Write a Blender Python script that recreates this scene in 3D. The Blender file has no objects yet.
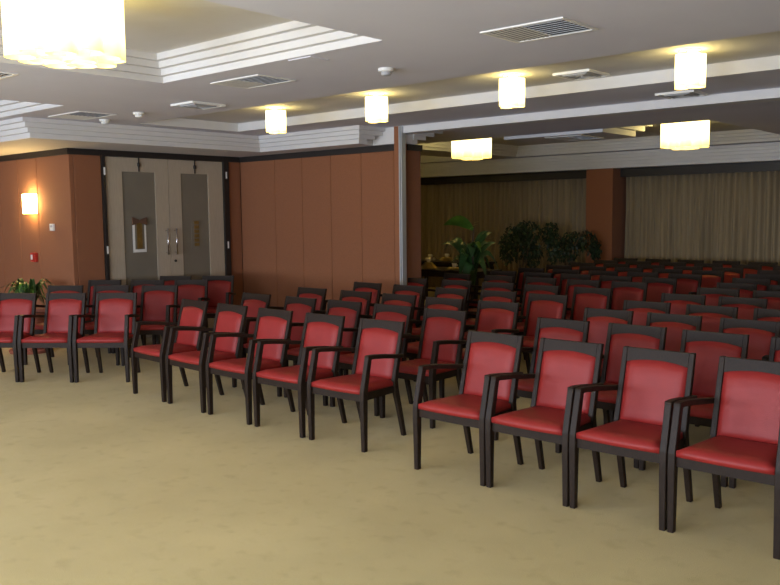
import bpy, bmesh, math, random
from mathutils import Vector, Matrix
random.seed(7)
C = bpy.context.scene.collection
PI = math.pi
R = math.radians
# ------------------------------------------------------------------ camera
HC = 1.644
YAW, PITCH, ROLL = R(-41.5), 0.0937645, -0.0104122
right = Vector((math.cos(YAW), -math.sin(YAW), 0))
fwd0 = Vector((math.sin(YAW), math.cos(YAW), 0))
fwd = fwd0 * math.cos(PITCH) + Vector((0, 0, -math.sin(PITCH)))
up = right.cross(fwd)
rc = right * math.cos(ROLL) + up * math.sin(ROLL)
uc = up * math.cos(ROLL) - right * math.sin(ROLL)
cam = bpy.data.cameras.new('camera')
cam.sensor_width = 36.0
cam.lens = 833.8 / 780 * 36.0
cam.clip_end = 100
co = bpy.data.objects.new('camera', cam)
C.objects.link(co)
m = Matrix((rc, uc, -fwd)).transposed().to_4x4()
m.translation = Vector((0, 0, HC))
co.matrix_world = m
bpy.context.scene.camera = co
# ------------------------------------------------------------------ world, daylight, exposure
w = bpy.data.worlds.new('world')
bpy.context.scene.world = w
w.use_nodes = True
w.node_tree.nodes['Background'].inputs[0].default_value = (0.75, 0.85, 1.0, 1)
w.node_tree.nodes['Background'].inputs[1].default_value = 0.6
vs = bpy.context.scene.view_settings
vs.view_transform = 'Standard'
vs.look = 'None'
vs.gamma = 1.0
vs.use_curve_mapping = False
vs.exposure = 0.0
WIN = [(-11.0, -9.0), (-7.6, -5.0), (-3.6, -1.0), (0.4, 2.4)]     # window openings in the wall behind the camera (x range)
WZ0, WZ1, YW = 0.75, 2.25, -3.2
DAY = [155, 325, 410, 205]
for (a, b), p in zip(WIN, DAY):
    L = bpy.data.lights.new('daylight', 'AREA')
    L.shape = 'RECTANGLE'
    L.size = b - a
    L.size_y = WZ1 - WZ0
    L.energy = p
    L.color = (0.77, 0.86, 1.0)
    lo = bpy.data.objects.new('daylight', L)
    C.objects.link(lo)
    lo.location = ((a + b) / 2, YW + 0.06, (WZ0 + WZ1) / 2)
    lo.rotation_euler = (R(114), 0, 0)     # sky light plus what the ground outside throws up

# ------------------------------------------------------------------ materials
def mat(name, col, rough=0.6, metal=0.0, var=0.0, scale=20.0, bump=0.0, bscale=None, emit=None, estr=0.0, alpha=None, sheen=0.0, spec=None, stretch=None):
    M = bpy.data.materials.new(name)
    M.use_nodes = True
    nt = M.node_tree
    b = nt.nodes['Principled BSDF']
    b.inputs['Base Color'].default_value = (*col, 1)
    b.inputs['Roughness'].default_value = rough
    b.inputs['Metallic'].default_value = metal
    if spec is not None:
        b.inputs['Specular IOR Level'].default_value = spec
    if sheen:
        b.inputs['Sheen Weight'].default_value = sheen
    tc = nt.nodes.new('ShaderNodeTexCoord')
    src = tc.outputs['Object']
    if stretch:
        mp = nt.nodes.new('ShaderNodeMapping')
        mp.inputs['Scale'].default_value = stretch
        nt.links.new(src, mp.inputs[0])
        src = mp.outputs[0]
    if var:
        n = nt.nodes.new('ShaderNodeTexNoise')
        n.inputs['Scale'].default_value = scale
        n.inputs['Detail'].default_value = 5
        nt.links.new(src, n.inputs['Vector'])
        r = nt.nodes.new('ShaderNodeValToRGB')
        r.color_ramp.elements[0].position = 0.3
        r.color_ramp.elements[1].position = 0.7
        r.color_ramp.elements[0].color = (*[c * (1 - var) for c in col], 1)
        r.color_ramp.elements[1].color = (*[min(1, c * (1 + var)) for c in col], 1)
        nt.links.new(n.outputs['Fac'], r.inputs[0])
        nt.links.new(r.outputs[0], b.inputs['Base Color'])
    if bump:
        n2 = nt.nodes.new('ShaderNodeTexNoise')
        n2.inputs['Scale'].default_value = bscale or scale
        n2.inputs['Detail'].default_value = 4
        nt.links.new(src, n2.inputs['Vector'])
        bp = nt.nodes.new('ShaderNodeBump')
        bp.inputs['Strength'].default_value = bump
        bp.inputs['Distance'].default_value = 0.01
        nt.links.new(n2.outputs['Fac'], bp.inputs['Height'])
        nt.links.new(bp.outputs[0], b.inputs['Normal'])
    if emit:
        b.inputs['Emission Color'].default_value = (*emit, 1)
        b.inputs['Emission Strength'].default_value = estr
    return M

def carpet_mat():
    M = mat('carpet', (0.47, 0.36, 0.17), 0.95, bump=0.5, bscale=260, sheen=0.15, spec=0.1)
    nt = M.node_tree
    b = nt.nodes['Principled BSDF']
    tc = nt.nodes.new('ShaderNodeTexCoord')
    def noise(s, d=4):
        n = nt.nodes.new('ShaderNodeTexNoise')
        n.inputs['Scale'].default_value = s
        n.inputs['Detail'].default_value = d
        nt.links.new(tc.outputs['Object'], n.inputs['Vector'])
        return n.outputs['Fac']
    def ramp(f, p0, p1, c0, c1):
        r = nt.nodes.new('ShaderNodeValToRGB')
        r.color_ramp.elements[0].position = p0
        r.color_ramp.elements[1].position = p1
        r.color_ramp.elements[0].color = (*c0, 1)
        r.color_ramp.elements[1].color = (*c1, 1)
        nt.links.new(f, r.inputs[0])
        return r.outputs[0]
    def mul(a, c):
        x = nt.nodes.new('ShaderNodeMix')
        x.data_type = 'RGBA'
        x.blend_type = 'MULTIPLY'
        x.inputs['Factor'].default_value = 1
        nt.links.new(a, x.inputs['A'])
        nt.links.new(c, x.inputs['B'])
        return x.outputs['Result']
    base = ramp(noise(1.3), 0.35, 0.7, (0.56, 0.445, 0.18), (0.66, 0.53, 0.225))
    stain = ramp(noise(9.0, 8), 0.27, 0.45, (0.88, 0.86, 0.82), (1, 1, 1))
    pile = ramp(noise(160, 2), 0.3, 0.7, (0.86, 0.86, 0.86), (1, 1, 1))
    nt.links.new(mul(mul(base, stain), pile), b.inputs['Base Color'])
    return M

def glow_mat(name, hot, rim, s_hot, s_rim):
    # a lit glass tube: hottest round the bulb at mid height, yellower towards its rims
    M = mat(name, (0.95, 0.85, 0.55), 0.35)
    nt = M.node_tree
    b = nt.nodes['Principled BSDF']
    tc = nt.nodes.new('ShaderNodeTexCoord')
    sx = nt.nodes.new('ShaderNodeSeparateXYZ')
    nt.links.new(tc.outputs['Generated'], sx.inputs[0])
    r = nt.nodes.new('ShaderNodeValToRGB')
    e = r.color_ramp.elements
    e[0].position = 0.0
    e[0].color = (*[c * s_rim for c in rim], 1)
    e[1].position = 1.0
    e[1].color = (*[c * s_hot * 0.8 for c in hot], 1)
    k = e.new(0.5)
    k.color = (*[c * s_hot for c in hot], 1)
    nt.links.new(sx.outputs['Z'], r.inputs[0])
    nt.links.new(r.outputs[0], b.inputs['Emission Color'])
    b.inputs['Emission Strength'].default_value = 1.0
    return M

M = {}
M['carpet'] = carpet_mat()
M['ceiling'] = mat('ceiling_paint', (0.66, 0.66, 0.745), 0.9, var=0.02, scale=2)
M['plaster'] = mat('white_moulding', (0.66, 0.65, 0.65), 0.7, var=0.02, scale=5)
M['panel'] = mat('terracotta_fabric', (0.27, 0.108, 0.052), 0.9, var=0.10, scale=120, bump=0.2, bscale=400, sheen=0.1, spec=0.2)
M['seam'] = mat('panel_seam', (0.12, 0.055, 0.035), 0.9)
M['trimdark'] = mat('dark_trim', (0.020, 0.016, 0.014), 0.5)
M['wood'] = mat('dark_wood', (0.021, 0.0125, 0.008), 0.5, spec=0.22, var=0.35, scale=30, stretch=(8, 8, 1), bump=0.08, bscale=60)
M['leather'] = mat('red_leather', (0.275, 0.020, 0.017), 0.48, spec=0.35, var=0.06, scale=14, bump=0.10, bscale=160)
M['door'] = mat('pale_wood_veneer', (0.44, 0.37, 0.28), 0.5, var=0.06, scale=12, stretch=(6, 6, 0.6))
M['glass'] = mat('smoked_glass', (0.20, 0.18, 0.14), 0.25, var=0.05, scale=3)
M['chrome'] = mat('chrome', (0.75, 0.75, 0.76), 0.25, metal=1.0)
M['alu'] = mat('aluminium', (0.50, 0.52, 0.53), 0.4, metal=0.35)
M['alu_dark'] = mat('rubber_seal', (0.09, 0.09, 0.10), 0.6)
M['white'] = mat('white_plastic', (0.8, 0.79, 0.75), 0.45)
M['grey'] = mat('grey_grille', (0.42, 0.42, 0.43), 0.5)
M['void'] = mat('dark_duct', (0.03, 0.03, 0.035), 0.8)
M['red'] = mat('red_plastic', (0.45, 0.03, 0.02), 0.4)
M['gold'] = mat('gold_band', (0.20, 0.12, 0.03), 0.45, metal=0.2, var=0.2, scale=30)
M['brown'] = mat('brown_ribbon', (0.12, 0.06, 0.035), 0.7)
M['curtain'] = mat('curtain_fabric', (0.29, 0.23, 0.145), 0.95, var=0.18, scale=4, stretch=(6, 1, 0.15), sheen=0.1, spec=0.1)
M['leaf'] = mat('glossy_leaf', (0.030, 0.085, 0.022), 0.4, var=0.4, scale=6)
M['leaf_b'] = mat('fresh_leaf', (0.075, 0.18, 0.020), 0.4, var=0.4, scale=6)
M['leaf_d'] = mat('ficus_leaf', (0.014, 0.034, 0.013), 0.5, var=0.5, scale=9)
M['leaf_y'] = mat('yellowed_leaf', (0.42, 0.33, 0.05), 0.5, var=0.3, scale=6)
M['bark'] = mat('bark', (0.10, 0.07, 0.045), 0.9, var=0.3, scale=30)
M['soil'] = mat('soil', (0.03, 0.02, 0.015), 1.0, var=0.4, scale=40)
M['clay'] = mat('terracotta_clay', (0.30, 0.09, 0.05), 0.7, var=0.15, scale=8)
M['cream'] = mat('cream_china', (0.75, 0.70, 0.55), 0.3)
M['yellowc'] = mat('yellow_china', (0.70, 0.52, 0.16), 0.35)
M['tabletop'] = mat('dark_table', (0.02, 0.016, 0.014), 0.35)
M['cloth'] = mat('pale_cloth', (0.32, 0.34, 0.36), 0.9)
M['glow'] = glow_mat('lit_glass_tube', (1.0, 0.80, 0.30), (1.0, 0.72, 0.20), 5.0, 1.3)
M['glow_s'] = glow_mat('lit_small_glass_tube', (1.0, 0.80, 0.30), (1.0, 0.72, 0.20), 7.5, 2.0)
M['glow_w'] = glow_mat('lit_sconce_glass', (1.0, 0.66, 0.24), (1.0, 0.60, 0.18), 75.0, 40.0)
M['pane'] = mat('window_glass', (0.8, 0.85, 0.9), 0.05)

# ------------------------------------------------------------------ mesh helpers
def box(bm, x0, x1, y0, y1, z0, z1):
    v = [bm.verts.new(p) for p in ((x0, y0, z0), (x1, y0, z0), (x1, y1, z0), (x0, y1, z0), (x0, y0, z1), (x1, y0, z1), (x1, y1, z1), (x0, y1, z1))]
    for f in ((0, 3, 2, 1), (4, 5, 6, 7), (0, 1, 5, 4), (1, 2, 6, 5), (2, 3, 7, 6), (3, 0, 4, 7)):
        bm.faces.new([v[i] for i in f])

def loft(bm, rings, cap=True):
    vs_ = [[bm.verts.new(p) for p in r] for r in rings]
    n = len(rings[0])
    for a, b in zip(vs_, vs_[1:]):
        for i in range(n):
            j = (i + 1) % n
            bm.faces.new((a[i], a[j], b[j], b[i]))
    if cap:
        bm.faces.new(list(reversed(vs_[0])))
        bm.faces.new(vs_[-1])

def bar(bm, secs):
    # secs: (cx, cy, cz, width x, depth y) horizontal sections stacked along z
    loft(bm, [[(cx - a / 2, cy - b / 2, cz), (cx + a / 2, cy - b / 2, cz), (cx + a / 2, cy + b / 2, cz), (cx - a / 2, cy + b / 2, cz)] for cx, cy, cz, a, b in secs])

def lathe(bm, prof, n=24, c=(0, 0, 0), cap=True):
    loft(bm, [[(c[0] + r * math.cos(2 * PI * i / n), c[1] + r * math.sin(2 * PI * i / n), c[2] + z) for i in range(n)] for r, z in prof], cap)

def tube(bm, pts, r, n=8):
    pts = [Vector(p) for p in pts]
    rings = []
    for i, p in enumerate(pts):
        d = (pts[min(i + 1, len(pts) - 1)] - pts[max(i - 1, 0)]).normalized()
        s = d.orthogonal().normalized()
        t = d.cross(s)
        rr = r[i] if isinstance(r, (list, tuple)) else r
        rings.append([p + (s * math.cos(2 * PI * k / n) + t * math.sin(2 * PI * k / n)) * rr for k in range(n)])
    loft(bm, rings)

def obj(name, bm, m_, parent=None, bev=0.0, smooth=False, seg=2):
    if bev:
        bmesh.ops.bevel(bm, geom=list(bm.edges), offset=bev, segments=seg, affect='EDGES', profile=0.5)
    bmesh.ops.recalc_face_normals(bm, faces=list(bm.faces))
    me = bpy.data.meshes.new(name)
    bm.to_mesh(me)
    bm.free()
    me.materials.append(m_)
    if smooth:
        for p in me.polygons:
            p.use_smooth = True
    o = bpy.data.objects.new(name, me)
    C.objects.link(o)
    if parent:
        o.parent = parent
    return o

def B():
    return bmesh.new()

def bx(name, dims, m_, parent=None, bev=0.0):
    bm = B()
    box(bm, *dims)
    return obj(name, bm, m_, parent, bev)

def tag(o, label, cat, group=None, kind=None):
    o['label'] = label
    o['category'] = cat
    if group:
        o['group'] = group
    if kind:
        o['kind'] = kind
    return o

def thing(name, label, cat, loc=(0, 0, 0), rz=0.0, group=None):
    o = bpy.data.objects.new(name, None)
    o.empty_display_size = 0.1
    C.objects.link(o)
    o.location = loc
    o.rotation_euler = (0, 0, rz)
    return tag(o, label, cat, group)

def struct(o, label=None, cat=None):
    o['kind'] = 'structure'
    if label:
        o['label'] = label
    if cat:
        o['category'] = cat
    return o

def dup(root, label, loc, rz=0.0):
    r = root.copy()
    C.objects.link(r)
    r.location = loc
    r.rotation_euler = (0, 0, rz)
    r['label'] = label
    for ch in root.children:
        c = ch.copy()
        C.objects.link(c)
        c.parent = r
        for g in ch.children:
            d = g.copy()
            C.objects.link(d)
            d.parent = c
    return r

# ------------------------------------------------------------------ the setting
X0, X1, Y1 = -14.0, 4.5, 14.7
ZM, ZS, ZD, ZT, ZTOP = 2.70, 2.50, 2.80, 2.89, 3.10
struct(bx('floor', (X0, X1, YW, Y1, -0.1, 0.0), M['carpet']), 'tan wall to wall carpet with faint stains', 'floor')

# main ceiling with its recesses cut out
REC = {'A': (-5.82, -3.47, 0.9, 3.88), 'C': (-10.4, -7.62, 0.9, 3.98), 'D': (-8.50, 0.6, 5.33, 6.74),
       'E': (-1.4, 1.4, 0.9, 3.88), 'G': (-8.80, -3.74, 9.90, 13.60), 'H': (-12.4, -9.7, 9.90, 13.60)}
bm = B()
xs = sorted({X0, X1} | {v for r in REC.values() for v in r[:2]})
ys = sorted({YW, Y1} | {v for r in REC.values() for v in r[2:]})
for xa, xb in zip(xs, xs[1:]):
    for ya, yb in zip(ys, ys[1:]):
        cx, cy = (xa + xb) / 2, (ya + yb) / 2
        if not any(r[0] < cx < r[1] and r[2] < cy < r[3] for r in REC.values()):
            vv = [bm.verts.new(p) for p in ((xa, ya, ZM), (xa, yb, ZM), (xb, yb, ZM), (xb, ya, ZM))]
            bm.faces.new(vv)
bmesh.ops.remove_doubles(bm, verts=list(bm.verts), dist=1e-5)
box(bm, X0 - 0.1, X1 + 0.1, YW - 0.1, Y1 + 0.1, ZTOP, ZTOP + 0.1)
me = bpy.data.meshes.new('ceiling')
bm.to_mesh(me)
bm.free()
me.materials.append(M['ceiling'])
ceil = bpy.data.objects.new('ceiling', me)
C.objects.link(ceil)
struct(ceil, 'pale grey painted ceiling with stepped recesses', 'ceiling')

def coffer(name, rec, steps, z0, z1, inset, label):
    bm = B()
    x0, x1, y0, y1 = rec
    dz = (z1 - z0) / steps
    prev = None
    rings = []
    for k in range(steps):
        i = inset * k
        rings.append((i, z0 + dz * k))
        rings.append((i, z0 + dz * (k + 1)))
    vr = []
    for i, z in rings:
        vr.append([bm.verts.new(p) for p in ((x0 + i, y0 + i, z), (x1 - i, y0 + i, z), (x1 - i, y1 - i, z), (x0 + i, y1 - i, z))])
    for a, b in zip(vr, vr[1:]):
        for q in range(4):
            s = (q + 1) % 4
            bm.faces.new((a[q], a[s], b[s], b[q]))
    bm.faces.new(vr[-1])
    o = obj(name, bm, M['plaster'])
    return struct(o, label, 'ceiling recess')

coffer('trim_1', REC['A'], 4, ZM, ZT, 0.05, 'white four stepped ceiling recess round the largest chandelier')
coffer('trim_2', REC['C'], 4, ZM, ZT, 0.05, 'white stepped ceiling recess at far left edge')
coffer('trim_3', REC['D'], 1, ZM, ZD, 0.0, 'long shallow ceiling recess holding the row of small lamps')
coffer('trim_4', REC['E'], 4, ZM, ZT, 0.05, 'white stepped ceiling recess beyond the right edge')
coffer('trim_5', REC['G'], 4, ZM, ZT, 0.05, 'wide stepped ceiling recess of the back room with two chandeliers')
coffer('trim_6', REC['H'], 4, ZM, ZT, 0.05, 'stepped ceiling recess of the back room round the added unseen chandelier')

# lowered soffit along the walls with its stepped cove
XD, YP, YL = -9.9, 7.87, 5.20
bm = B()
n = 4
dz = (ZM - ZS) / n
for k in range(n):
    i = 0.045 * k
    z0, z1 = ZS + dz * k + (0.006 if k else 0), ZS + dz * (k + 1) + 0.006
    box(bm, X0, XD, 4.25 - i, YL, z0, z1)                        # along the left wall
    box(bm, XD, -8.90 + i, 4.25 - i, YP, z0, z1)                 # along the door wall
    box(bm, -8.90 + i, -7.05 + i, 7.43 - i, 7.60 + 0.09 * k - 0.02, z0, z1)   # along the folding wall
    box(bm, -8.90 + i + 0.01, -7.14, 7.50, YP, z0 + 0.001, z1 - 0.001)
struct(obj('trim_7', bm, M['plaster']), 'stepped white cove and soffit above doors and panel wall', 'cove')
# the same on the back room side of the partition
bm = B()
for k in range(n):
    z0, z1 = ZS + dz * k + (0.006 if k else 0), ZS + dz * (k + 1) + 0.006
    box(bm, -6.85, -6.66 + 0.015 * k, 7.985, 8.07 + 0.15 * k, z0, z1)
struct(obj('trim_8', bm, M['plaster']), 'stepped white cove end behind the steel wall jamb', 'cove')
bm = B()
nf = 5
dzf = (ZM - 2.43) / nf
for k in range(nf):
    box(bm, X0, X1, 14.08 - 0.05 * k, Y1, 2.43 + dzf * k + (0.006 if k else 0), 2.43 + dzf * (k + 1) + 0.006)
struct(obj('trim_9', bm, M['plaster']), 'stepped cove above the curtains of the back wall', 'cove')
struct(bx('trim_10', (X0, X1, 14.35, Y1, 2.28, 2.432), M['trimdark']), 'black curtain header along the back wall', 'trim')
# ceiling beams
struct(bx('trim_11', (-6.70, X1, 7.76, 7.98, 2.617, ZM + 0.02), M['plaster']), 'long white folding wall track beam across the ceiling', 'beam')
bm = B()
box(bm, -6.60, -5.10, 9.895, 10.85, 2.66, 2.735)
box(bm, -6.65, -5.06, 9.90, 11.05, 2.742, 2.81)
box(bm, -6.70, -5.02, 9.90, 11.20, 2.817, 2.895)
struct(obj('trim_12', bm, M['plaster']), 'stepped dropped box between the two back room chandeliers', 'bulkhead')

# walls
struct(bx('wall_back', (X0, X1, Y1, Y1 + 0.1, 0, ZTOP), M['panel']), 'back room wall behind the curtains', 'wall')
struct(bx('wall_right', (X1, X1 + 0.1, YW, Y1, 0, ZTOP), M['panel']), 'right side wall', 'wall')
struct(bx('wall_west', (X0 - 0.1, X0, YW, Y1, 0, ZTOP), M['panel']), 'far left end wall', 'wall')
bm = B()
edges = [X0] + [v for ab in WIN for v in ab] + [X1]
for i in range(0, len(edges), 2):
    box(bm, edges[i], edges[i + 1], YW - 0.15, YW, 0, ZTOP)
for a, b in WIN:
    box(bm, a, b, YW - 0.15, YW, 0, WZ0)
    box(bm, a, b, YW - 0.15, YW, WZ1, ZTOP)
struct(obj('wall_front', bm, M['panel']), 'window wall behind the viewer', 'wall')
for i, (a, b) in enumerate(WIN):
    bm = B()
    for x in (a, (a + b) / 2 - 0.025, b - 0.05):
        box(bm, x, x + 0.05, YW - 0.1, YW - 0.04, WZ0, WZ1)
    for z in (WZ0, WZ1 - 0.05):
        box(bm, a, b, YW - 0.1, YW - 0.04, z, z + 0.05)
    wo = struct(obj('window_%d' % (i + 1), bm, M['white']), 'white framed window behind the viewer', 'window')
    p = bx('pane', (a, b, YW - 0.085, YW - 0.075, WZ0, WZ1), M['pane'], wo)

def panel_wall(name, seams, f, m_, label):
    # fabric panels with narrow rebated joints; f(a, b) gives the panel box
    bm = B()
    for a, b in zip(seams, seams[1:]):
        bmb = B()
        box(bmb, *f(a, b))
        bmesh.ops.bevel(bmb, geom=list(bmb.edges), offset=0.006, segments=1, affect='EDGES')
        me_ = bpy.data.meshes.new('t')
        bmb.to_mesh(me_)
        bmb.free()
        bm.from_mesh(me_)
        bpy.data.meshes.remove(me_)
    return struct(obj(name, bm, m_), label, 'wall')

panel_wall('wall_left', [X0, -13.5, -12.95, -12.40, -11.86, -11.31, -10.76, XD], lambda a, b: (a + 0.002, b - 0.002, YL, YL + 0.06, 0, 2.43), M['panel'], 'orange fabric panelled wall with the sconce')
struct(bx('wall_left_core', (X0, XD - 0.06, YL + 0.062, YL + 0.3, 0, ZTOP), M['seam']), 'core of the left wall', 'wall')
panel_wall('wall_doors', [YL + 0.062, 5.632], lambda a, b: (XD - 0.06, XD, a, b, 0, 2.43), M['panel'], 'terracotta fabric wall left of the double door')
panel_wall('wall_door_side', [7.64, YP], lambda a, b: (XD - 0.06, XD, a, b, 0, 2.43), M['panel'], 'narrow terracotta fabric wall right of the double door')
struct(bx('wall_doors_core', (XD - 0.3, XD - 0.064, YL + 0.3, 8.4, 0, ZTOP), M['seam']), 'core of the door wall', 'wall')
panel_wall('wall_partition', [XD, -9.13, -8.56, -8.00, -7.44, -6.875], lambda a, b: (a + 0.003, b - 0.003, YP, YP + 0.08, 0, 2.43), M['panel'], 'terracotta folding wall of five tall fabric panels')
struct(bx('wall_partition_core', (XD - 0.3, -6.86, YP + 0.082, 8.19, 0, ZM + 0.02), M['seam']), 'core behind the folding wall', 'wall')
struct(bx('wall_partition_end', (-6.86, -6.71, 7.93, 8.19, 0, 2.43), M['panel'], bev=0.004), 'terracotta end face of the folding wall', 'wall')
struct(bx('trim_13', (-7.13, -6.66, 7.765, 7.98, ZS, ZM + 0.02), M['plaster']), 'white bulkhead block above the wall end', 'trim')
# dark picture rail on top of the fabric walls
bm = B()
box(bm, X0, XD + 0.03, YL - 0.03, YL + 0.06, 2.425, ZS + 0.003)
box(bm, XD - 0.05, XD + 0.03, YL + 0.06, YP, 2.425, ZS + 0.003)
box(bm, XD, -6.80, YP - 0.03, YP + 0.06, 2.425, ZS + 0.003)
struct(obj('trim_14', bm, M['trimdark']), 'dark timber rail along the top of fabric walls', 'trim')
struct(bx('trim_15', (-6.855, -6.69, 7.925, 8.205, 2.425, ZS - 0.002), M['trimdark']), 'dark timber rail on the wall end', 'trim')
# black door frame
bm = B()
box(bm, XD - 0.05, XD + 0.035, 5.635, 5.674, 0, 2.425)
box(bm, XD - 0.05, XD + 0.035, 7.545, 7.635, 0, 2.425)
struct(obj('trim_16', bm, M['trimdark']), 'black frame of the double door', 'door frame')

# steel jamb standing at the end of the folding wall
j = thing('wall_jamb', 'tall terracotta and aluminium jamb at the end of the panel wall', 'jamb', (-6.69, 7.80, 0))
bx('fabric_face', (-0.055, 0.018, -0.075, 0.078, 0, ZM), M['panel'], j, 0.003)
bx('aluminium_channel', (0.018, 0.036, -0.075, 0.0, 0, ZM), M['alu'], j)
bx('rubber_seal', (0.036, 0.05, -0.06, 0.0, 0, ZM), M['alu_dark'], j)
bx('aluminium_channel', (0.05, 0.066, -0.075, 0.0, 0, ZM), M['alu'], j)

# double door: each leaf a door of its own
def leaf(name, y0, y1, g0, g1, hy, hinge_y, label, bow):
    bm = B()
    xa, xb = XD - 0.045, XD
    z1 = 2.42
    gz0, gz1 = 0.35, 2.235
    box(bm, xa, xb, y0, g0, 0.01, z1)
    box(bm, xa, xb, g1, y1, 0.01, z1)
    box(bm, xa, xb, g0, g1, 0.01, gz0)
    box(bm, xa, xb, g0, g1, gz1, z1)
    d = struct(obj(name, bm, M['door']), label, 'door')
    d['group'] = 'leaves of the double door'
    bx('glass_panel', (xa + 0.012, xb - 0.014, g0, g1, gz0, gz1), M['glass'], d)
    bm = B()
    tube(bm, [(XD + 0.05, hy, 1.12), (XD + 0.05, hy, 1.48)], 0.011)
    for z in (1.15, 1.45):
        tube(bm, [(XD - 0.005, hy, z), (XD + 0.05, hy, z)], 0.008)
    obj('pull_handle', bm, M['chrome'], d, smooth=True)
    gm = (g0 + g1) / 2
    bm = B()
    tube(bm, [(XD + 0.012, gm, 2.24), (XD + 0.012, gm, 2.42)], 0.008)
    lathe(bm, [(0.006, -0.03), (0.02, -0.02), (0.02, 0.02), (0.006, 0.03)], 12, (XD + 0.014, gm, 2.33))
    obj('flush_bolt', bm, M['trimdark'], d, smooth=True)
    for z in (0.35, 1.22, 2.23):
        bx('hinge', (XD, XD + 0.04, hinge_y - 0.012, hinge_y + 0.012, z - 0.05, z + 0.05), M['white'], d, 0.004)
    # thin plate with gold strips on the glass
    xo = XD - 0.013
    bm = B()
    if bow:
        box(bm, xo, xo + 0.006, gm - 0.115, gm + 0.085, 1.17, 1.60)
        o = obj('door_plate', bm, M['white'], d)
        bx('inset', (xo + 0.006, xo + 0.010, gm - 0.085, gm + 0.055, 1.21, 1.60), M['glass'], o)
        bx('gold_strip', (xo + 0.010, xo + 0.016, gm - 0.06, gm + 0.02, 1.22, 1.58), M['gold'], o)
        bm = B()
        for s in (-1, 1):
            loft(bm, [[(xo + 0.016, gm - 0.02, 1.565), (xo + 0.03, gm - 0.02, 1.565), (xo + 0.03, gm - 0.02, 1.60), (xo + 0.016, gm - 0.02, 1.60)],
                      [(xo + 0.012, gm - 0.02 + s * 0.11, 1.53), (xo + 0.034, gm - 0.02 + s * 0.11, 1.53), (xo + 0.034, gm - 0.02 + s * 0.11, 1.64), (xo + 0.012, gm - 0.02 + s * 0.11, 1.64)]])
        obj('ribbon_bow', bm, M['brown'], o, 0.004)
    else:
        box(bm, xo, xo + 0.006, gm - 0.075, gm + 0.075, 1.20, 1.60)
        o = obj('door_plate', bm, M['glass'], d)
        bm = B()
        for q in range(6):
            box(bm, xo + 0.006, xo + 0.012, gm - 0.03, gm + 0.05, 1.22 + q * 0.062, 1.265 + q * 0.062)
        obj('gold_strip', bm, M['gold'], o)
    return d

d1 = leaf('door_1', 5.677, 6.625, 5.925, 6.42, 6.56, 5.66, 'left leaf of pale wood double door with smoked glass panel', True)
d2 = leaf('door_2', 6.631, 7.543, 6.83, 7.29, 6.70, 7.59, 'right leaf of pale wood double door with smoked glass panel', False)
bm = B()
lathe(bm, [(0.018, 0), (0.018, 0.012)], 14)
k = obj('lock', bm, M['trimdark'], d2, smooth=False)
k.rotation_euler = (0, R(90), 0)
k.location = (XD, 6.70, 1.03)

# column and curtains of the back room
struct(bx('wall_column', (-7.56, -7.03, 14.05, Y1, 0, 2.428), M['panel'], bev=0.006), 'square terracotta column between the curtains', 'column')
def curtain(label, xa, xb, seed):
    rnd = random.Random(seed)
    bm = B()
    x, ph, pts = xa, 0.0, []
    while x < xb:
        pitch = rnd.uniform(0.085, 0.15)
        amp = rnd.uniform(0.022, 0.045)
        for q in range(8):
            pts.append((x + pitch * q / 8, 14.47 + amp * math.sin(2 * PI * q / 8) + 0.01 * math.sin(x * 1.7)))
        x += pitch
    front = [[bm.verts.new((px + 0.01 * math.sin(z * 2 + px * 3), py - 0.02 * (2.3 - z) / 2.3, z)) for px, py in pts] for z in (0.02, 0.8, 1.6, 2.32)]
    for a, b in zip(front, front[1:]):
        for i in range(len(pts) - 1):
            bm.faces.new((a[i], a[i + 1], b[i + 1], b[i]))
    o = obj('curtain', bm, M['curtain'], smooth=True)
    sm = o.modifiers.new('thick', 'SOLIDIFY')
    sm.thickness = 0.006
    return tag(o, label, 'curtain', 'floor length curtains of the back wall')
curtain('brown pleated curtain left of the column behind the plants', -13.0, -7.60, 1)
curtain('brown pleated curtain right of the column behind the back rows', -6.98, -2.2, 2)

# ------------------------------------------------------------------ chairs
def rail_bm():
    # top rail with an arched lower edge
    bm = B()
    N = 12
    fr, bk = [], []
    rings = []
    for i in range(N + 1):
        t = i / N
        x = -0.181 + 0.362 * t
        zl = 0.771 + 0.022 * (1 - (2 * t - 1) ** 2)
        yl = 0.515 - (0.85 - zl) * 0.255
        rings.append([(x, yl - 0.013, zl), (x, 0.502, 0.85), (x, 0.526, 0.85), (x, yl + 0.012, zl)])
    loft(bm, rings)
    return bm

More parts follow.
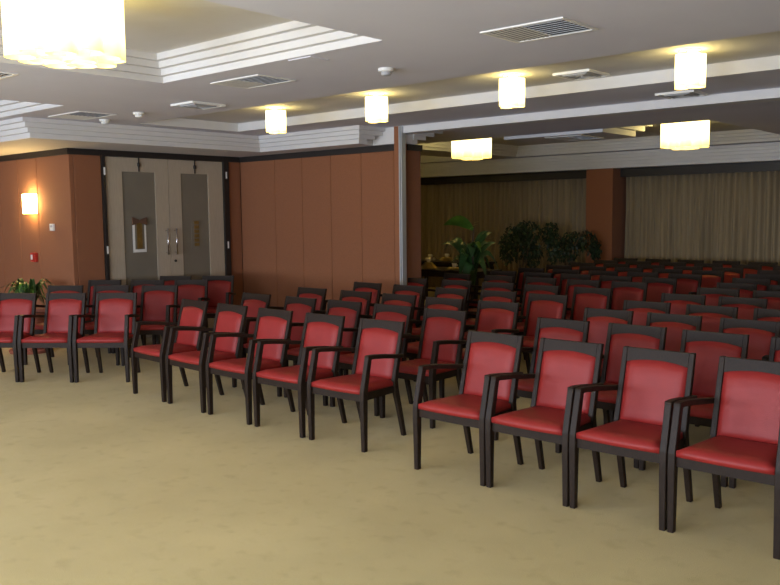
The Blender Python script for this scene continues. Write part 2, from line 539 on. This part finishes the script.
def pad_bm():
    bm = B()
    NX, NZ = 10, 8
    F, K = [], []
    for jz in range(NZ + 1):
        rf, rk = [], []
        for ix in range(NX + 1):
            u = -1 + 2 * ix / NX
            x = 0.186 * u
            ztop = 0.773 + 0.022 * (1 - u * u)
            z = 0.425 + (ztop - 0.425) * jz / NZ
            y = 0.408 + (z - 0.42) * 0.255
            e = min(1, (1 - abs(u)) / 0.16)
            e2 = min(1, min(jz, NZ - jz) / NZ / 0.12)
            bul = 0.020 * math.sin(e * PI / 2) * (0.35 + 0.65 * math.sin(e2 * PI / 2))
            rf.append(bm.verts.new((x, y - 0.008 - bul, z)))
            rk.append(bm.verts.new((x, y + 0.012, z)))
        F.append(rf)
        K.append(rk)
    for jz in range(NZ):
        for ix in range(NX):
            bm.faces.new((F[jz][ix], F[jz][ix + 1], F[jz + 1][ix + 1], F[jz + 1][ix]))
            bm.faces.new((K[jz][ix + 1], K[jz][ix], K[jz + 1][ix], K[jz + 1][ix + 1]))
    for jz in range(NZ):
        bm.faces.new((F[jz][0], F[jz + 1][0], K[jz + 1][0], K[jz][0]))
        bm.faces.new((F[jz + 1][NX], F[jz][NX], K[jz][NX], K[jz + 1][NX]))
    for ix in range(NX):
        bm.faces.new((F[0][ix + 1], F[0][ix], K[0][ix], K[0][ix + 1]))
        bm.faces.new((F[NZ][ix], F[NZ][ix + 1], K[NZ][ix + 1], K[NZ][ix]))
    return bm

def seat_bm():
    bm = B()
    NX, NY = 10, 10
    T, U = [], []
    for j_ in range(NY + 1):
        v = j_ / NY
        y = -0.012 + 0.437 * v
        hw = 0.237 - 0.040 * v
        rt, ru = [], []
        for i in range(NX + 1):
            u = -1 + 2 * i / NX
            ex = min(1, (1 - abs(u)) / 0.14)
            ey = min(1, v / 0.12) if v < 0.5 else min(1, (1 - v) / 0.08)
            dome = 0.022 * math.sin(ex * PI / 2) * math.sin(max(0, ey) * PI / 2)
            front = -0.012 * (1 - u * u) * (1 - v)
            rt.append(bm.verts.new((hw * u, y + front, 0.434 - 0.012 * v + dome)))
            ru.append(bm.verts.new((hw * u, y + front, 0.403 - 0.012 * v)))
        T.append(rt)
        U.append(ru)
    for j_ in range(NY):
        for i in range(NX):
            bm.faces.new((T[j_][i], T[j_][i + 1], T[j_ + 1][i + 1], T[j_ + 1][i]))
            bm.faces.new((U[j_][i + 1], U[j_][i], U[j_ + 1][i], U[j_ + 1][i + 1]))
        bm.faces.new((T[j_][0], T[j_ + 1][0], U[j_ + 1][0], U[j_][0]))
        bm.faces.new((T[j_ + 1][NX], T[j_][NX], U[j_][NX], U[j_ + 1][NX]))
    for i in range(NX):
        bm.faces.new((T[0][i + 1], T[0][i], U[0][i], U[0][i + 1]))
        bm.faces.new((T[NY][i], T[NY][i + 1], U[NY][i + 1], U[NY][i]))
    return bm

def make_chair():
    t = thing('armchair', 'x', 'chair', (0, 0, 0), 0, 'x')
    obj('seat', seat_bm(), M['leather'], t, smooth=True)
    obj('backrest', pad_bm(), M['leather'], t, smooth=True)
    bm = B()
    box(bm, -0.238, 0.238, 0.0, 0.024, 0.348, 0.408)
    loft(bm, [[(s * 0.238, 0.02, 0.35), (s * 0.216, 0.02, 0.35), (s * 0.216, 0.02, 0.405), (s * 0.238, 0.02, 0.405)] if False else
              [(s * 0.240, 0.02, 0.350), (s * 0.218, 0.02, 0.350), (s * 0.218, 0.02, 0.406), (s * 0.240, 0.02, 0.406)] for s in (1,)] +
             [[(0.205, 0.40, 0.345), (0.183, 0.40, 0.345), (0.183, 0.40, 0.394), (0.205, 0.40, 0.394)]])
    loft(bm, [[(-0.218, 0.02, 0.350), (-0.240, 0.02, 0.350), (-0.240, 0.02, 0.406), (-0.218, 0.02, 0.406)],
              [(-0.183, 0.40, 0.345), (-0.205, 0.40, 0.345), (-0.205, 0.40, 0.394), (-0.183, 0.40, 0.394)]])
    box(bm, -0.19, 0.19, 0.394, 0.418, 0.345, 0.394)
    obj('seat_frame', bm, M['wood'], t)
    for s in (-1, 1):
        bm = B()
        bar(bm, [(s * 0.258, 0.004, 0, 0.032, 0.036), (s * 0.258, 0.002, 0.34, 0.038, 0.048), (s * 0.258, 0.004, 0.42, 0.038, 0.048), (s * 0.2565, 0.060, 0.664, 0.036, 0.042)])
        obj('leg', bm, M['wood'], t, 0.003, seg=1)
        bm = B()
        bar(bm, [(s * 0.200, 0.512, 0, 0.030, 0.034), (s * 0.200, 0.462, 0.20, 0.033, 0.040), (s * 0.200, 0.418, 0.36, 0.036, 0.046), (s * 0.199, 0.412, 0.43, 0.033, 0.044),
                 (s * 0.1985, 0.447, 0.58, 0.031, 0.036), (s * 0.1975, 0.514, 0.852, 0.031, 0.028)])
        obj('leg', bm, M['wood'], t, 0.003, seg=1)
        bm = B()
        rings = []
        for y, x, z, wd, h in ((0.036, 0.2565, 0.655, 0.038, 0.030), (0.10, 0.256, 0.655, 0.040, 0.030), (0.22, 0.254, 0.643, 0.040, 0.030), (0.35, 0.248, 0.624, 0.038, 0.030), (0.44, 0.236, 0.613, 0.034, 0.029), (0.468, 0.230, 0.611, 0.032, 0.029)):
            x *= s
            rings.append([(x - wd / 2, y, z - h / 2), (x + wd / 2, y, z - h / 2), (x + wd / 2, y, z + h / 2), (x - wd / 2, y, z + h / 2)])
        loft(bm, rings)
        obj('armrest', bm, M['wood'], t, 0.004, seg=1)
    obj('top_rail', rail_bm(), M['wood'], t)
    bm = B()
    loft(bm, [[(x, 0.424, 0.405), (x, 0.437, 0.452), (x, 0.447, 0.452), (x, 0.434, 0.405)] for x in (-0.182, 0.182)])
    obj('lower_rail', bm, M['wood'], t)
    return t

proto = make_chair()
first = [True]
jit = random.Random(3)
def place(x, y, rz, label, group):
    if first[0]:
        first[0] = False
        o = proto
        o.location = (x, y, 0)
        o.rotation_euler = (0, 0, rz)
        o['label'] = label
    else:
        o = dup(proto, label, (x, y, 0), rz)
    o['group'] = group
    return o

ORD = ['first', 'second', 'third', 'fourth', 'fifth', 'sixth', 'seventh', 'eighth', 'ninth', 'tenth', 'eleventh', 'twelfth']
SKIP = set()
# middle block: twelve rows of five, front row slightly fanned
G2 = 'red armchairs in the middle block'
th = [0.72431 - 0.73846 + 0.02156 * (i - 2) for i in range(5)]
px, py = -6.6095, 4.1426
for i in range(5):
    if i:
        tm = (th[i] + th[i - 1]) / 2
        px += 0.614 * math.cos(tm)
        py += 0.614 * math.sin(tm)
    place(px, py, th[i], 'red-padded dark wood armchair, front row of the middle block, %s from its left' % ORD[i], G2)
ROWS = [5.44, 6.22, 7.08, 7.95, 8.85, 9.60, 10.35, 11.12, 11.86, 12.64, 13.36]
for r_, yb in enumerate(ROWS):
    if r_ < 5:
        xs_ = [-6.62, -5.97, -5.375, -4.785, -4.195]
    else:
        a = -6.44 + 0.03 * min(3, r_ - 5)
        xs_ = [-4.17 - 0.561 * (4 - i) for i in range(5)]
    for i, x in enumerate(xs_):
        if (r_ + 1, i) in SKIP:
            continue
        place(x + jit.uniform(-.006, .006) * (r_ < 5), yb - 0.52 + jit.uniform(-.02, .02), jit.uniform(-.02, .02) * (r_ < 5),
              'red-padded dark wood armchair, %s row of the middle block, %s from its left' % (ORD[r_ + 1], ORD[i]), G2)
# right block
G3 = 'red armchairs in the right block'
RR = [(4.05, -3.104, 6), (4.96, -3.11, 4), (5.74, -3.15, 4), (6.49, -3.15, 3), (7.28, -3.16, 3), (8.09, -3.12, 2), (8.81, -3.18, 2), (9.55, -3.26, 1), (10.30, -3.36, 1), (11.05, -3.46, 1), (12.10, -3.58, 1)]
for r_, (yf, xa, cnt) in enumerate(RR):
    for i in range(cnt):
        x = xa + 0.561 * i
        y = yf + (0.0077 * 0.56 * i if r_ == 0 else jit.uniform(-.02, .02))
        lim = -0.295 * y + 0.32
        if x > lim:
            continue
        place(x, y, 0.008 if r_ == 0 else jit.uniform(-.015, .015),
              'red-padded dark wood armchair, %s row of the right block, %s from the aisle' % ('front' if r_ == 0 else ORD[r_], ORD[i]), G3)
# left block, turned towards the viewer: camera-space spots of the back's top edge and angle, brought to room axes
G1 = 'red armchairs in the left block by the doors'
def room(xc, yc):
    return xc * math.cos(YAW) + yc * math.sin(YAW), -xc * math.sin(YAW) + yc * math.cos(YAW)
LB = [('front', 0, -4.0116, 8.2992, -0.1185, True), ('front', 1, -3.45, 8.245, -0.0716, True), ('front', 2, -2.885, 8.215, -0.0247, True),
      ('second', 0, -3.80, 9.75, -0.09, False), ('second', 1, -3.245, 9.70, -0.09, False), ('second', 2, -2.66, 9.62, -0.09, False),
      ('third', 0, -3.605, 10.53, -0.10, False), ('third', 1, -3.045, 10.47, -0.10, False), ('third', 2, -2.485, 10.42, -0.10, False),
      ('back', 0, -2.86, 11.12, -0.10, False), ('back', 1, -2.28, 11.07, -0.10, False)]
for row, i, xc, yc, a, feet in LB:
    if not feet:
        xc, yc = xc + 0.52 * math.sin(a), yc - 0.52 * math.cos(a)
    x, y = room(xc, yc)
    place(x, y, a - YAW, 'red-padded dark wood armchair, %s row of the block by the doors, %s from its left' % (row, ORD[i]), G1)

# ------------------------------------------------------------------ lamps
def shade_tube(bm, cx, cy, r, z0, z1, n=14, amp=0.0):
    rings = []
    for z, k in ((z0, 1.0), (z0 + (z1 - z0) * 0.5, 1.0), (z1, 1.0)):
        rings.append([(cx + r * k * math.cos(2 * PI * i / n), cy + r * k * math.sin(2 * PI * i / n), z) for i in range(n)])
    loft(bm, rings, False)
    inner = [[(cx + (r - .006) * math.cos(2 * PI * i / n), cy + (r - .006) * math.sin(2 * PI * i / n), z) for i in range(n)] for z in (z0, z1)]
    loft(bm, inner, False)
    # floor disc of the tube, a little above its rim
    loft(bm, [[(cx + (r - .006) * math.cos(2 * PI * i / n), cy + (r - .006) * math.sin(2 * PI * i / n), z) for i in range(n)] for z in (z0 + .03, z0 + .034)])

def chandelier(label, x, y, power):
    t = thing('chandelier', label, 'ceiling lamp', (x, y, ZT), 0, 'large tube chandeliers in the stepped recesses')
    bm = B()
    lathe(bm, [(0.30, -0.03), (0.31, -0.02), (0.31, 0.0)], 32)
    obj('ceiling_plate', bm, M['chrome'], t)
    rnd = random.Random(5)
    for k in range(11):
        a = 2 * PI * k / 11
        bm = B()
        shade_tube(bm, 0.235 * math.cos(a), 0.235 * math.sin(a), 0.082, -0.40 + rnd.choice((0.0, 0.012, 0.02)), -0.035)
        obj('glass_tube', bm, M['glow'], t, smooth=True)
    for k in range(5):
        a = 2 * PI * (k + 0.3) / 5
        bm = B()
        shade_tube(bm, 0.10 * math.cos(a), 0.10 * math.sin(a), 0.085, -0.408 + rnd.choice((0.0, 0.01)), -0.035)
        obj('glass_tube', bm, M['glow'], t, smooth=True)
    return t
chandelier('large glowing chandelier of glass tubes at the top left', -4.40, 2.32, 1)
chandelier('glowing tube chandelier in back room above the big-leaved plant', -7.78, 10.75, 1)
chandelier('glowing tube chandelier in back room near the right edge', -4.58, 11.25, 1)

chandelier('added unseen tube chandelier behind the panel wall, lighting the back room curtains', -11.0, 11.4, 1)  # extra lamp added out of view to brighten the back room curtains

def small_lamp(label, x, y):
    t = thing('ceiling_lamp', label, 'ceiling lamp', (x, y, ZD), 0.4, 'small tube lamps along the long ceiling recess')
    bm = B()
    lathe(bm, [(0.075, -0.012), (0.08, -0.008), (0.08, 0.0)], 24)
    for k in range(3):
        a = 2 * PI * k / 3
        tube(bm, [(0.05 * math.cos(a), 0.05 * math.sin(a), -0.012), (0.05 * math.cos(a), 0.05 * math.sin(a), -0.07)], 0.005)
    obj('ceiling_plate', bm, M['chrome'], t)
    for k in range(5):
        a = 2 * PI * k / 5
        bm = B()
        shade_tube(bm, 0.062 * math.cos(a), 0.062 * math.sin(a), 0.050, -0.268 + 0.008 * (k % 2), -0.035)
        obj('glass_tube', bm, M['glow_s'], t, smooth=True)
for lab, x in (('first from the left', -6.97), ('second from the left', -5.50), ('third from the left', -3.96), ('fourth and rightmost', -2.44)):
    small_lamp('small glowing tube lamp in the long recess, %s' % lab, x, 6.05)

t = thing('wall_sconce', 'glowing square wall sconce on the orange wall', 'wall lamp', (-10.89, YL, 1.70))
bm = B()
loft(bm, [[(-0.125, -0.012, z), (-0.10, -0.10, z), (0.10, -0.10, z), (0.125, -0.012, z)] for z in (0.0, 0.02, 0.13, 0.24, 0.255)])
obj('glass_shade', bm, M['glow_w'], t)
bx('back_plate', (-0.13, 0.13, -0.012, 0.0, -0.005, 0.26), M['alu'], t)

# ------------------------------------------------------------------ ceiling and wall fittings
def grille(label, x0, x1, y0, y1, z, split=False, n_=8, drop=0.008, square=False):
    cx, cy = (x0 + x1) / 2, (y0 + y1) / 2
    t = thing('air_vent', label, 'air vent', (cx, cy, z), 0, 'air vents in the ceiling')
    hx, hy = (x1 - x0) / 2, (y1 - y0) / 2
    f = 0.022
    bm = B()
    box(bm, -hx, hx, -hy, -hy + f, -drop, 0)
    box(bm, -hx, hx, hy - f, hy, -drop, 0)
    box(bm, -hx, -hx + f, -hy + f, hy - f, -drop, 0)
    box(bm, hx - f, hx, -hy + f, hy - f, -drop, 0)
    obj('frame', bm, M['white'], t)
    bx('duct', (-hx + f, hx - f, -hy + f, hy - f, -0.003, -0.001), M['void'], t)
    if square:
        for q in range(1, 4):
            r = 1 - q * 0.25
            bm = B()
            a, b = (hx - f) * r, (hy - f) * r
            w_ = 0.022
            box(bm, -a, a, -b, -b + w_, -drop - 0.004, -0.006)
            box(bm, -a, a, b - w_, b, -drop - 0.004, -0.006)
            box(bm, -a, -a + w_, -b + w_, b - w_, -drop - 0.004, -0.006)
            box(bm, a - w_, a, -b + w_, b - w_, -drop - 0.004, -0.006)
            obj('ring_blade', bm, M['grey'], t)
    else:
        bm = B()
        m0 = 0.0
        for q in range(n_):
            x = -hx + f + (q + 0.5) * (hx - f) / n_
            s_ = (hx - f) / n_ * 0.26
            loft(bm, [[(x - s_, y, -0.0062), (x + s_, y, -0.0048), (x + s_, y, -0.0036), (x - s_, y, -0.0050)] for y in (-hy + f, hy - f)])
        obj('blade_set', bm, M['white'], t)
        bm = B()
        for q in range(n_):
            y = -hy + f + (q + 0.5) * 2 * (hy - f) / n_
            s_ = (hy - f) / n_ * 0.5
            loft(bm, [[(x, y - s_, -0.010), (x, y + s_, -0.006), (x, y + s_, -0.003), (x, y - s_, -0.007)] for x in (0.0, hx - f)])
        obj('blade_set', bm, M['grey'], t)
    return t
K = (ZM - HC) / (2.66 - HC)
def sc(*v):
    return [q * K for q in v]
grille('white louvred air vent in the ceiling at top right', *sc(-2.80, -2.27, 3.95, 4.34), ZM)
grille('louvred air vent in the ceiling beside the stepped recess corner', *sc(-5.34, -4.77, 3.98, 4.35), ZM)
grille('faint louvred air vent in the ceiling above the door corner', *sc(-8.22, -7.60, 4.12, 4.52), ZM)
grille('square ceiling diffuser left of the stepped recess corner', *sc(-6.60, -6.26, 4.47, 4.83), ZM, drop=0.02, square=True)
grille('square ceiling diffuser between the two right small lamps', -3.68, -3.34, 6.24, 6.60, ZD, drop=0.02, square=True)
grille('square ceiling diffuser in front of the track beam at right', *sc(-3.14, -2.80, 7.04, 7.36), ZM, drop=0.02, square=True)
grille('air vent in ceiling at the far left edge', *sc(-6.42, -5.95, 2.42, 2.78), ZM)
grille('air vent under the beam between the back room chandeliers', -6.0, -5.45, 9.98, 10.62, 2.655)
h = tag(obj('access_panel', (lambda b: (box(b, -0.11, 0.11, -0.085, 0.085, -0.006, 0), b)[1])(B()), M['ceiling']), 'small flush square access panel beside the stepped recess', 'access panel')
h.location = (-4.26, 4.0, ZM)

def detector(label, x, y):
    t = thing('smoke_detector', label, 'smoke detector', (x, y, ZM), 0, 'smoke detectors on the ceiling')
    bm = B()
    lathe(bm, [(0.058, 0), (0.058, -0.018), (0.050, -0.024)], 24)
    obj('base', bm, M['white'], t)
    bm = B()
    lathe(bm, [(0.036, -0.024), (0.040, -0.034), (0.036, -0.046), (0.020, -0.052)], 24)
    obj('sensor_head', bm, M['grey'] if x > -5 else M['white'], t)
detector('round smoke detector on the ceiling right of the stepped recess', -4.12, 4.64)
detector('round smoke detector on ceiling left of the square diffuser', -7.62, 4.78)
detector('round white detector beside the faint vent at left', -8.42, 4.86)

t = thing('thermostat', 'small white thermostat on the orange wall right of the sconce', 'thermostat', (-10.38, YL, 1.52))
bx('case', (-0.05, 0.05, -0.025, 0, -0.045, 0.045), M['white'], t, 0.004)
bx('display', (-0.03, 0.03, -0.027, -0.0245, 0.0, 0.025), M['grey'], t)
t = thing('fire_alarm', 'red fire alarm call point on the orange wall below the sconce', 'fire alarm', (-10.90, YL, 1.12))
bx('case', (-0.07, 0.07, -0.045, 0, -0.06, 0.06), M['red'], t, 0.006)
bx('push_plate', (-0.045, 0.005, -0.048, -0.0445, -0.03, 0.035), M['white'], t)

# ------------------------------------------------------------------ plants
def blade(bm, base, tip, width, droop, n_=8, roll=0.0):
    base, tip = Vector(base), Vector(tip)
    d = tip - base
    side = Vector((-d.y, d.x, 0))
    side = side.normalized() if side.length > 1e-4 else Vector((1, 0, 0))
    if roll:
        side = (side * math.cos(roll) + d.normalized().cross(side) * math.sin(roll)).normalized()
    L_, R_, Cn = [], [], []
    for i in range(n_ + 1):
        s = i / n_
        p = base + d * s + Vector((0, 0, droop * math.sin(s * PI) - droop * 0.35 * s * s))
        wv = width * math.sin(PI * min(1, 0.06 + s * 0.94)) ** 0.8 * 0.5
        L_.append(bm.verts.new(p + side * wv + Vector((0, 0, wv * 0.25))))
        Cn.append(bm.verts.new(p))
        R_.append(bm.verts.new(p - side * wv + Vector((0, 0, wv * 0.25))))
    for i in range(n_):
        bm.faces.new((L_[i], L_[i + 1], Cn[i + 1], Cn[i]))
        bm.faces.new((Cn[i], Cn[i + 1], R_[i + 1], R_[i]))

def pot(t, r, h, m_):
    bm = B()
    lathe(bm, [(r * 0.75, 0), (r * 0.95, h * 0.85), (r * 1.04, h * 0.86), (r * 1.04, h), (r * 0.92, h), (r * 0.90, h * 0.9)], 28)
    obj('pot', bm, m_, t, smooth=False)
    bm = B()
    lathe(bm, [(r * 0.88, h * 0.905), (r * 0.88, h * 0.915)], 20)
    obj('soil', bm, M['soil'], t)

# low arching plant by the orange wall
t = thing('potted_plant', 'low arching green plant in terracotta pot against the orange wall', 'plant', (-10.06, 4.68, 0))
bm = B()
lathe(bm, [(0.24, 0), (0.25, 0.03), (0.24, 0.045)], 28)
obj('saucer', bm, M['clay'], t)
bm = B()
lathe(bm, [(0.17, 0.045), (0.22, 0.42), (0.235, 0.43), (0.235, 0.50), (0.21, 0.50), (0.205, 0.46)], 28)
obj('pot', bm, M['clay'], t)
bm = B()
lathe(bm, [(0.2, 0.462), (0.2, 0.47)], 20)
obj('soil', bm, M['soil'], t)
rnd = random.Random(11)
for m_, cnt in (('leaf', 46), ('leaf_b', 16)):
    bm = B()
    for k in range(cnt):
        a = rnd.uniform(0, 2 * PI)
        r = rnd.uniform(0.16, 0.36)
        zt = rnd.uniform(0.60, 0.84)
        blade(bm, (0.03 * math.cos(a), 0.03 * math.sin(a), 0.48), (r * math.cos(a), r * math.sin(a), zt), rnd.uniform(0.03, 0.055), rnd.uniform(0.10, 0.28))
    obj('foliage', bm, M[m_], t, smooth=True)

# tall big-leaved plant in the back room
t = thing('potted_plant', 'tall big-leaved plant with yellowing tips beside the coffee tables', 'plant', (-7.22, 9.98, 0))
pot(t, 0.2, 0.36, M['clay'])
bm = B()
tube(bm, [(0, 0, 0.3), (0.02, 0.0, 0.8), (0.0, 0.02, 1.2), (0.03, 0.02, 1.45)], [0.022, 0.02, 0.016, 0.01])
obj('stem', bm, M['bark'], t, smooth=True)
cr, sr = right, fwd0
def rel(a, b, z):
    v = cr * a + sr * b
    return (v.x, v.y, z)
bm = B()
LV = [((0, 0, .75), rel(-.40, .1, 1.19), .12, .28), ((0, 0, .8), rel(-.2, -.15, .78), .13, .30), ((0, 0, .7), rel(.28, .1, .90), .12, .25), ((0, 0, .9), rel(.24, -.1, 1.24), .13, .10),
      ((0, 0, .95), rel(.32, .15, 1.40), .10, .12), ((0, 0, .8), rel(-.1, .2, 1.15), .12, .2), ((0, 0, .6), rel(.22, -.2, .72), .12, .32), ((0, 0, .7), rel(-.24, -.05, .95), .13, .28),
      ((0, 0, 1.0), rel(-.02, -.2, 1.05), .11, .15), ((0, 0, .85), rel(.06, .2, .95), .12, .2), ((0, 0, .6), rel(-.12, -.2, .62), .14, .35), ((0, 0, .65), rel(.1, -.1, 1.15), .11, .05),
      ((0, 0, .5), rel(-.05, -.15, .85), .14, .1), ((0, 0, .5), rel(.02, .1, .95), .13, .1), ((0, 0, .9), rel(-.18, -.1, 1.22), .11, .12)]
for b_, e_, w_, dr in LV:
    blade(bm, b_, e_, w_ * 1.45, dr, 8, 0.6 * (1 if e_[0] + e_[1] > 0 else -1))
for b_, e_, w_, dr, ro in ((rel(-.02, 0, .80), rel(-.46, -.05, 1.24), .11, .16, -.7), (rel(.02, 0, .72), rel(.42, -.1, .84), .12, .30, .7), (rel(.02, 0, .9), rel(.36, 0, 1.24), .12, .08, .7),
                         (rel(-.02, 0, .6), rel(-.33, -.1, .95), .13, .22, -.7), (rel(.02, 0, .95), rel(.24, 0, 1.40), .10, .06, .7)):
    blade(bm, b_, e_, w_, dr, 8, ro)
obj('foliage', bm, M['leaf'], t, smooth=True)
bm = B()
blade(bm, (0.02, 0.02, 1.40), rel(-.42, -.05, 1.50), .20, .07, 8, 0.9)
blade(bm, (0.0, 0, 1.15), rel(.13, -.12, 1.10), .13, .1)
obj('foliage', bm, M['leaf_b'], t, smooth=True)['label'] = 'bright green upper leaf'
bm = B()
for e_ in (rel(.10, .02, 1.48), rel(.13, .05, 1.52), rel(.06, -.02, 1.44), rel(.30, 0, 1.37), rel(.25, .03, 1.36)):
    blade(bm, Vector(e_) - Vector(rel(.10, 0, .03)), e_, .035, .01, 4)
obj('leaf_tip', bm, M['leaf_y'], t, smooth=True)['label'] = 'yellow leaf tips'

def ficus(label, x, y, blobs, seed, cnt):
    t = thing('ficus_tree', label, 'plant', (x, y, 0), 0, 'weeping ficus trees before the curtain')
    pot(t, 0.2, 0.34, M['clay'])
    bm = B()
    for dx in (-0.03, 0.02, 0.05):
        tube(bm, [(dx * 0.5, 0, 0.28), (dx * 1.5, 0.02, 0.7), (dx * 3, 0, 1.05), (dx * 6, 0.02, 1.3)], [0.018, 0.016, 0.012, 0.006], 6)
    obj('trunk', bm, M['bark'], t, smooth=True)
    rnd = random.Random(seed)
    bm = B()
    for k in range(cnt):
        ca, cz, ra, rz_ = rnd.choice(blobs)
        while True:
            u, v, q = rnd.uniform(-1, 1), rnd.uniform(-1, 1), rnd.uniform(-1, 1)
            if u * u + v * v + q * q < 1:
                break
        p = cr * (ca + u * ra) + sr * (v * ra * 0.8) + Vector((0, 0, cz + q * rz_))
        dr = Vector((rnd.uniform(-1, 1), rnd.uniform(-1, 1), -rnd.uniform(0.3, 1.4))).normalized()
        l = rnd.uniform(0.05, 0.085)
        blade(bm, p, p + dr * l, l * 0.5, 0.01, 3, rnd.uniform(-1.5, 1.5))
    obj('foliage', bm, M['leaf_d'], t, smooth=True)
ficus('bushy round weeping ficus to the left of the other ficus', -8.10, 12.7, [(-.06, 1.22, .28, .26), (.10, 1.30, .26, .22), (-.26, 1.0, .14, .28), (.2, .95, .18, .30), (0, 1.05, .33, .28)], 21, 1500)
ficus('spreading weeping ficus just left of the terracotta column', -7.52, 13.3, [(-.30, 1.27, .14, .22), (-.22, .98, .18, .30), (.1, 1.14, .22, .18), (.34, 1.14, .20, .2), (.50, .98, .12, .18), (.0, .95, .25, .22)], 22, 1300)

# ------------------------------------------------------------------ coffee tables in the back room
def table(label, x, y):
    t = thing('buffet_table', label, 'table', (x, y, 0), 0, 'dark tables in the back room corner')
    bx('tabletop', (-0.85, 0.85, -0.35, 0.35, 0.71, 0.75), M['tabletop'], t, 0.004)
    bx('apron', (-0.8, 0.8, -0.30, 0.30, 0.64, 0.71), M['tabletop'], t)
    for sx in (-1, 1):
        for sy in (-1, 1):
            bm = B()
            bar(bm, [(sx * 0.78, sy * 0.28, 0, 0.04, 0.04), (sx * 0.78, sy * 0.28, 0.66, 0.06, 0.06)])
            obj('leg', bm, M['tabletop'], t)
table('dark table nearer the viewer beside the wall end and plant', -8.28, 10.75)
table('dark table farther back in front of the curtain', -9.6, 12.55)

def saucers(label, x, y, m_, r, n_):
    t = thing('saucer_pile', label, 'saucers', (x, y, 0.75), 0, 'crockery on the back room tables')
    for k in range(n_):
        bm = B()
        rr = r * (1 - 0.11 * k)
        z = k * 0.018
        lathe(bm, [(rr * 0.5, z), (rr, z + 0.014), (rr, z + 0.018), (rr * 0.5, z + 0.006)], 20)
        obj('saucer', bm, m_, t, smooth=False)
    return 0.75 + n_ * 0.018
def cup(label, x, y, z):
    t = thing('cup', label, 'cup', (x, y, z), 0, 'crockery on the back room tables')
    bm = B()
    lathe(bm, [(0.024, 0), (0.034, 0.02), (0.042, 0.065), (0.039, 0.065), (0.030, 0.02), (0.02, 0.008)], 20)
    obj('bowl', bm, M['cream'], t, smooth=True)
    bm = B()
    tube(bm, [(0.038, 0, 0.055), (0.062, 0, 0.05), (0.064, 0, 0.028), (0.036, 0, 0.018)], 0.005, 6)
    obj('handle', bm, M['cream'], t, smooth=True)
SP = [('tall yellow saucer pile on the nearer table beside the wall end', 'white cup on the tall yellow saucer pile', -8.50, 10.56, 'yellowc', 0.15, 6),
      ('flat yellow saucer pile on the nearer table left of the plant', 'white cup on the flat yellow saucer pile', -8.02, 10.62, 'yellowc', 0.12, 2),
      ('cream saucer pile on the farther table by the wall end', 'cream cup on the farther table by the wall end', -9.98, 12.45, 'cream', 0.12, 3),
      ('yellow saucer pile on the middle of the farther table', 'cream cup on the middle of the farther table', -9.62, 12.5, 'yellowc', 0.15, 4),
      ('cream saucer pile on the farther table behind the plant leaves', 'cream cup on the farther table behind the plant leaves', -9.12, 12.5, 'cream', 0.13, 4)]
for l1, l2, x, y, m_, r, n_ in SP:
    z = saucers(l1, x, y, M[m_], r, n_)
    cup(l2, x, y, z)
